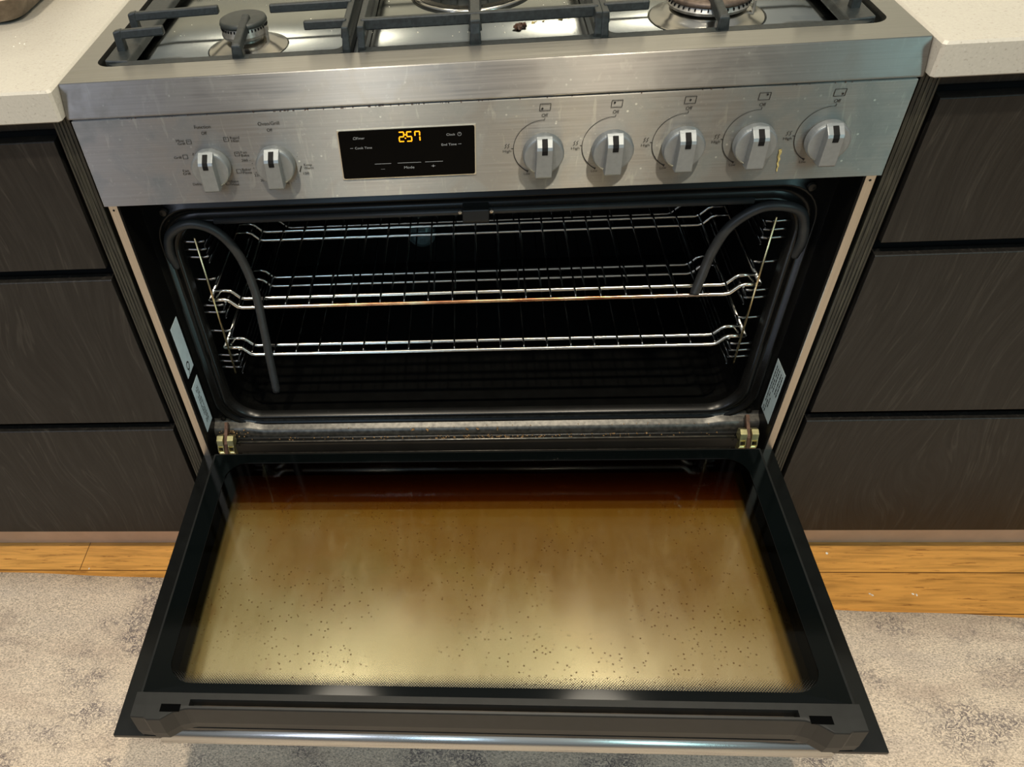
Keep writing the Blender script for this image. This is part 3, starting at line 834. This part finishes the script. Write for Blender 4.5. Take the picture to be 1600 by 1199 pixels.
loop_bridge(bm, [LD(BX + .012, BY0 + .010, BY1, .0006, 0.0), LD(BX + .001, BY0, BY1, .0012, H - .006), LD(BX, BY0, BY1, .002, H - .001), LD(BX - .003, BY0 - .003, BY1, .002, H)])
obj('inner_door_box', bm, M_plastic, DOOR)
bm = new()
WX, WY0, WY1 = .378, -.064, -.4175
loop_bridge(bm, [LD(BX - .003, BY0 - .003, BY1, .002, H), LD(WX, WY0, WY1, .032, H + .0003)])
obj('glass_border', bm, M_gloss, DOOR)
bm = new()
loop_bridge(bm, [LD(WX, WY0, WY1, .032, H + .0002), LD(WX, WY0, WY1, .004, H - .006), LD(WX, WY0, WY1, .003, H - .030)])
obj('window_reveal', bm, M_black, DOOR, smooth=True)
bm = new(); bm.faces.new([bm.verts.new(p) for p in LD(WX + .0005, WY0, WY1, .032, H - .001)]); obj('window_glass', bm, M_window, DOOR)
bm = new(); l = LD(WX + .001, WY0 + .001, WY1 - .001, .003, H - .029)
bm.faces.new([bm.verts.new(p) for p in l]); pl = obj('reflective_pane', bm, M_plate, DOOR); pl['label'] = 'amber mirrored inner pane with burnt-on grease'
# end cap: moulded trim with channel and slots
bm = new()
CXW = .4045
def cap_prof(yf): # Y,h profile of the cap front for one x
    return yf
sta = [(-CXW - .003, -.4605), (-.392, -.4612), (-.388, -.4635), (-.372, -.4635), (-.358, -.4540), (-.346, -.4505), (-.341, -.4500), (-.3405, -.4500), (.3405, -.4500), (.341, -.4500), (.346, -.4505), (.358, -.4540), (.372, -.4635), (.388, -.4635), (.392, -.4612), (CXW + .003, -.4605)]
prev = None
for x, yf in sta:
    prof = [(-.4305, .001), (-.4305, H + .002), (-.4385, H + .002), (-.4388, H - .013), (-.4462, H - .013), (-.4465, H + .002), (yf + .001, H + .0015), (yf, H - .0005), (yf - .001, .018), (yf + .001, .002)] \
        if abs(x) < .3407 else [(-.4305, .001), (-.4305, H + .002), (-.4385, H + .002), (-.4388, H + .002), (-.4462, H + .002), (-.4465, H + .002), (yf + .001, H + .0015), (yf, H - .0005), (yf - .001, .018), (yf + .001, .002)]
    cur = [bm.verts.new(TD_(Vector((x, y, h)))) for y, h in prof]
    if prev:
        for i in range(len(prof)): j = (i + 1) % len(prof); bm.faces.new((prev[i], cur[i], cur[j], prev[j]))
    else: bm.faces.new(cur[::-1])
    prev = cur
bm.faces.new(prev)
CAP = obj('door_top_trim', bm, M_plastic, DOOR, .0008)
for s in (-1, 1):
    bm = new(); x0, x1 = sorted((s * .3505, s * .3740)); box(bm, x0, x1, -.4540, -.4448, H + .0019, H + .0024, TD_); obj('vent_slot', bm, M_disp, DOOR)
bm = new(); box(bm, -.330, .330, -.4460, -.4392, H - .0128, H - .0120, TD_); obj('vent_channel', bm, plain('grimy_channel', (.045, .034, .024), .5, .2, var=.7, vs=40), DOOR)
# handle under the open door
bm = new()
tube(bm, [(-.402, -.4275, .2760), (-.400, -.4275, .2760), (.400, -.4275, .2760), (.402, -.4275, .2760)], .0155, 24, rr=[.0135, .0155, .0155, .0135])
for e in (-.36, .36): tube(bm, [(e, -.4265, .282), (e, -.420, .311)], .009, 14)
obj('door_handle', bm, M_steel_handle, DOOR, smooth=True)

# ================================================================== oven racks (lift out)
def rack(z, label, front_mat):
    R_ = thing('oven_rack', (0, .05, z), label, 'oven rack', 'wire racks in the oven')
    off = [0, .021, .170, .194, .345, .369]
    def bar(y, m, name):
        bm = new(); r = .0030
        pts = [(-.372, y, .0150), (-.352, y, .0150), (-.346, y, .0128), (-.336, y, .0022), (-.329, y, 0), (.329, y, 0), (.336, y, .0022), (.346, y, .0128), (.352, y, .0150), (.372, y, .0150)]
        tube(bm, pts, r, 10); o = obj(name, bm, m, None, smooth=True); o.parent = R_; o.location = (0, 0, 0); return o
    for i, y in enumerate(off): bar(y, M_chrome, 'cross_bar') if i else bar(y, front_mat, 'front_bar')
    n = 21
    for k in range(n):
        x = -.334 + .668 * k / (n - 1) ; bm = new()
        tube(bm, [(x, -.001, .0022), (x, .004, .0045), (x, .369, .0045)], .0013, 6)
        o = obj('rack_wire', bm, M_wire, None, smooth=True); o.parent = R_; o.location = (0, 0, 0)
    for s in (-1, 1):
        bm = new(); tube(bm, [(s * .372, 0, .0150), (s * .372, .369, .0150)], .0030, 8)
        tube(bm, [(s * .360, 0, .0150), (s * .366, .010, .0115), (s * .3605, .021, .0150)], .0016, 6)
        tube(bm, [(s * .352, .002, .011), (s * .352, .002, .008)], .0022, 6)
        o = obj('side_rail', bm, M_chrome, None, smooth=True); o.parent = R_; o.location = (0, 0, 0)
    return R_
rack(.5710, 'upper wire oven rack with a heat-browned front bar', M_copper)
rack(.4830, 'lower wire oven rack, all chrome, just above the oven floor', M_chrome)

# ================================================================== pan supports (lift off)
def pt_obj(name, bm, R_, m=M_iron, bv=.0016):
    return obj(name, bm, m, R_, bv)
def bar3(bm, a, b, w_, h, w2=None, h2=None):
    """bar with rectangular section from a to b (top centre line), width w_, depth h downwards"""
    a, b = Vector(a), Vector(b); d = (b - a); d.z = 0; d.normalize(); n = Vector((-d.y, d.x, 0))
    w2 = w2 or w_; h2 = h2 or h; up = Vector((0, 0, 1))
    A = [a + n * w_ / 2 * .7, a - n * w_ / 2 * .7, a - n * w_ / 2 - up * h, a + n * w_ / 2 - up * h]
    B = [b + n * w2 / 2 * .7, b - n * w2 / 2 * .7, b - n * w2 / 2 - up * h2, b + n * w2 / 2 - up * h2]
    va = [bm.verts.new(p) for p in A]; vb = [bm.verts.new(p) for p in B]
    bm.faces.new(va[::-1]); bm.faces.new(vb)
    for i in range(4): j = (i + 1) % 4; bm.faces.new((va[i], va[j], vb[j], vb[i]))
YR = .555
def side_support(s, label):
    R_ = thing('pan_support', (s * .275, .3, .894), label, 'pan support', 'cast iron pan supports on the hob')
    xo, xi = s * .4120, s * .1385
    # base frame sitting in the well
    bm = new()
    l = rrect(s * .2752, (.0575 + YR) / 2, .1395, (YR - .0575) / 2, .016, 6)
    li = rrect(s * .2752, (.0575 + YR) / 2, .1305, (YR - .0575) / 2 - .0085, .010, 6)
    loop_bridge(bm, [[Vector((x, y, .8972)) for x, y in l], [Vector((x, y, .9082)) for x, y in l], [Vector((x, y, .9098)) for x, y in li], [Vector((x, y, .8972)) for x, y in li]])
    pt_obj('base_frame', bm, R_, bv=0)
    # broad outer plate sloping down to the base
    bm = new()
    pr = [(.4140, .903), (.4145, .9125), (.3880, .9105), (.3850, .903)]
    for (y0, y1) in ((.0640, .548),):
        pts = [Vector((s * x, y0, z)) for x, z in pr]; extrude_poly(bm, pts, Vector((0, y1 - y0, 0)))
    pt_obj('outer_plate', bm, R_)
    # inner raised rail
    bm = new()
    bar3(bm, (xi, .0600, .9105), (xi, .0640, .9300), .010, .012, .010, .022); bar3(bm, (xi, .0635, .9330), (xi, .5480, .9350), .010, .012)
    bar3(bm, (xi, .5480, .9350), (xi, .5510, .9110), .010, .020, .010, .012)
    pt_obj('inner_rail', bm, R_)
    def finger(pts, w_=.0095):
        bm = new()
        for a, b in zip(pts, pts[1:]): bar3(bm, a, b, w_, .0095)
        pt_obj('finger', bm, R_)
    bx = s * .262
    r_out = [(.097, .349), (.154, .298), (.400, .298), (.470, .349)]
    for y, x in r_out:
        finger([(s * .4060, y, .9330), (s * x, y, .9350)])
        bm = new(); bar3(bm, (s * .4080, y, .9320), (s * .398, y, .9340), .012, .026, .012, .030); pt_obj('foot', bm, R_)
    for y, x in ((.085, .186), (.146, .235), (.41, .235), (.47, .186)): finger([(xi, y, .9350), (s * x, y, .9350)], .0085)
    f0 = s * .2600
    finger([(f0, .0600, .9230), (f0 * .990, .1180, .9355)], .0122)
    bm = new(); bar3(bm, (f0, .0590, .9220), (f0, .0700, .9250), .0150, .020, .0140, .026); pt_obj('foot', bm, R_)
    finger([(f0, .5500, .9230), (f0, .4900, .9355)], .0100)
    return R_
side_support(-1, 'left cast iron pan support around the small front burner')
side_support(1, 'right cast iron pan support around the scorched medium burner')
def centre_support():
    R_ = thing('pan_support', (0, .3, .894), 'central cast iron pan support over the wok burner', 'pan support', 'cast iron pan supports on the hob')
    x0, x1 = -.1265, .1365
    bm = new(); cx = (x0 + x1) / 2; hw = (x1 - x0) / 2
    l = rrect(cx, (.0575 + YR) / 2, hw, (YR - .0575) / 2, .005, 4); li = rrect(cx, (.0575 + YR) / 2, hw - .008, (YR - .0575) / 2 - .0085, .004, 4)
    loop_bridge(bm, [[Vector((x, y, .8972)) for x, y in l], [Vector((x, y, .9082)) for x, y in l], [Vector((x, y, .9098)) for x, y in li], [Vector((x, y, .8972)) for x, y in li]])
    pt_obj('base_frame', bm, R_, bv=0)
    for x in (x0 + .005, x1 - .005):
        bm = new(); bar3(bm, (x, .0600, .9120), (x, .0640, .9290), .010, .012, .010, .026); bar3(bm, (x, .0635, .9330), (x, .5480, .9350), .010, .012); bar3(bm, (x, .5480, .9350), (x, .5510, .9110), .010, .020, .010, .012)
        pt_obj('side_rail', bm, R_)
    for y in (.0830, .44):
        bm = new(); bar3(bm, (x0 + .004, y, .9345), (x1 - .004, y, .9345), .0095, .012); pt_obj('cross_rail', bm, R_)
    bm = new(); xm = .002
    bar3(bm, (xm, .0590, .9200), (xm, .0620, .9310), .0145, .020, .0145, .034); bar3(bm, (xm, .0615, .9330), (xm, .190, .9345), .0150, .012); pt_obj('centre_rail', bm, R_)
    bm = new(); bar3(bm, (xm, .330, .9345), (xm, .545, .9340), .0150, .012); pt_obj('centre_rail', bm, R_)
    for s in (-1, 1):
        bm = new(); bar3(bm, (x0 if s < 0 else x1, .262, .9345), (s * .055 + .002, .262, .9345), .010, .012); pt_obj('finger', bm, R_)
centre_support()
bm = new()
rc = random.Random(5)
for k in range(110):
    x, y = rc.uniform(-.38, .38), rc.uniform(.060, .30)
    if min(math.hypot(x - a, y - b) for a, b in ((-.263, .123), (.262, .138), (0, .262))) < .066: continue
    blob(bm, Vector((x, y, .8970)), rc.uniform(.0004, .0010), .6)
tag(obj('crumbs', bm, M_crumbw), 'fine white specks of food scattered over the steel well of the hob', 'crumbs', kind='stuff')
bm = new()
for x, y in ((-.748, -.0085), (.62, .028), (.665, -.055), (.668, -.058), (.735, -.055), (.74, -.057)): blob(bm, Vector((x, y, .0009)), .0024, .4)
tag(obj('crumbs', bm, M_crumbw), 'few pale crumbs dropped on the honey coloured floorboards by the cabinets', 'crumbs', kind='stuff')
# burnt scrap and residue on the hob
bm = new()
for k in range(9): blob(bm, Vector((.0535 + random.gauss(0, .0035), .1235 + k * .0012, .9005)), random.uniform(.003, .006), .5)
tag(obj('burnt_food_scrap', bm, M_scrap), 'dark burnt scrap of food on the hob in front of the wok burner', 'food scrap')
bm = new()
for k in range(26):
    t = random.random(); blob(bm, Vector((.066 + .034 * t + random.gauss(0, .004), .150 + .022 * t + random.gauss(0, .005), .8975)), random.uniform(.0012, .0034), .3)
tag(obj('yellow_food_residue', bm, M_fat), 'smear of dried yellow food on the steel hob behind the burnt scrap', 'food residue', kind='stuff')

# ================================================================== worktops
def worktop(s, x1, label):
    bm = new(); x0 = .4510
    # profile with chamfered front top edge and chamfered corner edge
    c = .0030
    lo = [(x0 + c, -.010), (x1, -.010), (x1, .64), (x0, .64), (x0, -.010 + c)]
    def ring(pts, z, d=0): return [Vector((s * (x + (d if i in (0, 3, 4) else 0)), y + (d if i in (0, 1, 4) else 0), z)) for i, (x, y) in enumerate(pts)]
    rg = loop_bridge(bm, [ring(lo, .8765, .0015), ring(lo, .8780), ring(lo, .9090), ring(lo, .9115, .0025)])
    bm.faces.new(rg[0][::-1]); bm.faces.new(rg[-1])
    return tag(obj('worktop', bm, M_stone), label, 'worktop', 'pale stone worktops')
worktop(-1, 1.35, 'pale speckled stone worktop left of the cooker, roasting tin on it')
worktop(1, 1.35, 'pale speckled stone worktop right of the cooker, nothing on it')

# ================================================================== drawer cabinets
def cabinet(s, label):
    K = thing('drawer_cabinet', (s * .8, .3, 0), label, 'cabinet', 'dark drawer cabinets beside the cooker')
    X = lambda a, b: tuple(sorted((s * a, s * b)))
    bm = new(); a, b = X(.4550, .4755); box(bm, a, b, .0145, .62, .087, .8760)
    obj('side_panel', bm, M_edge, K, .0008)
    bm = new()
    for x in (.4592, .4635, .4680, .4722):
        a, b = X(x, x + .0012); box(bm, a, b, .0133, .0146, .088, .8755)
    obj('edge_groove', bm, M_edge, K)
    bm = new(); a, b = X(.4755, 1.33); box(bm, a, b, .045, .61, .087, .8755); obj('carcass', bm, M_black, K)
    bm = new(); a, b = X(.4780, 1.33); box(bm, a, b, .0330, .045, .8500, .8755); obj('finger_rail', bm, M_cab, K, .001)
    for z0, z1 in ((.6675, .8440), (.3775, .6490), (.0875, .3590)):
        bm = new(); a, b = X(.4835, 1.30)
        pr = [(.0153, z0), (.0153, z1 - .0012), (.0165, z1), (.030, z1 + .0005), (.035, z1 - .006), (.035, z0)]
        prism_x(bm, pr, a, b); obj('drawer_front', bm, M_cab, K, .0006)
    bm = new(); a, b = X(.4560, 1.33); box(bm, a, b, .0523, .066, 0.0005, .0870); obj('kickboard', bm, M_kick, K)
cabinet(-1, 'dark stained timber three drawer cabinet left of the cooker')
cabinet(1, 'dark stained timber three drawer cabinet right of the cooker')

# ================================================================== roasting tin
TIN = thing('roasting_tin', (-.76, .40, .9115), 'worn brown metal roasting tin on the left worktop, cut by the frame', 'roasting tin')
bm = new()
def LT(hw, hh, r, z): return [Vector((x, y, z)) for x, y in rrect(-.758, .400, hw, hh, r, 8)]
rg = loop_bridge(bm, [LT(.170, .182, .022, .9135), LT(.176, .188, .024, .9120), LT(.186, .198, .026, .9165), LT(.196, .208, .028, .9430), LT(.203, .215, .030, .9440), LT(.2035, .2155, .030, .9455), LT(.194, .206, .027, .9455), LT(.184, .196, .024, .9190), LT(.17, .182, .02, .9150)])
bm.faces.new(rg[-1]); bm.faces.new(rg[0][::-1])
obj('tin_body', bm, M_tin, TIN, smooth=True)
bm = new()
rg = loop_bridge(bm, [LT(.192, .204, .026, .9420), LT(.184, .196, .024, .9200), LT(.17, .182, .02, .9165)]); bm.faces.new(rg[-1])
obj('paper_lining', bm, M_tinlin, TIN, smooth=True)

# ================================================================== rug
bm = new()
# back edge from (-.93,-.0153) to (.90,-.1005)
ang = math.atan2(-.1005 + .0153, .90 + .93)
ux = Vector((cos(ang), sin(ang), 0)); uy = Vector((sin(ang), -cos(ang), 0))
p0 = Vector((-.93, -.0153, 0)) - ux * .9
nx, ny = 90, 6
top, bot = [], []
for i in range(nx + 1):
    u = 3.6 * i / nx; wob = .0020 * sin(u * 9) + .0012 * sin(u * 23 + 1)
    row = []
    for j, vv in enumerate((0, .004, .05, .4, 1.2, 2.2, 2.3)):
        p = p0 + ux * u + uy * (vv + (wob if j < 3 else 0)); row.append(bm.verts.new((p.x, p.y, .0005 if j == 0 else .0075 + (.0006 * sin(u * 14) if j < 3 else 0))))
    top.append(row)
for i in range(nx):
    for j in range(6): bm.faces.new((top[i][j], top[i + 1][j], top[i + 1][j + 1], top[i][j + 1]))
rug = obj('rug', bm, M_rug, None, smooth=True)
tag(rug, 'worn beige and grey patterned rug lying on the floorboards in front of the cooker', 'rug')
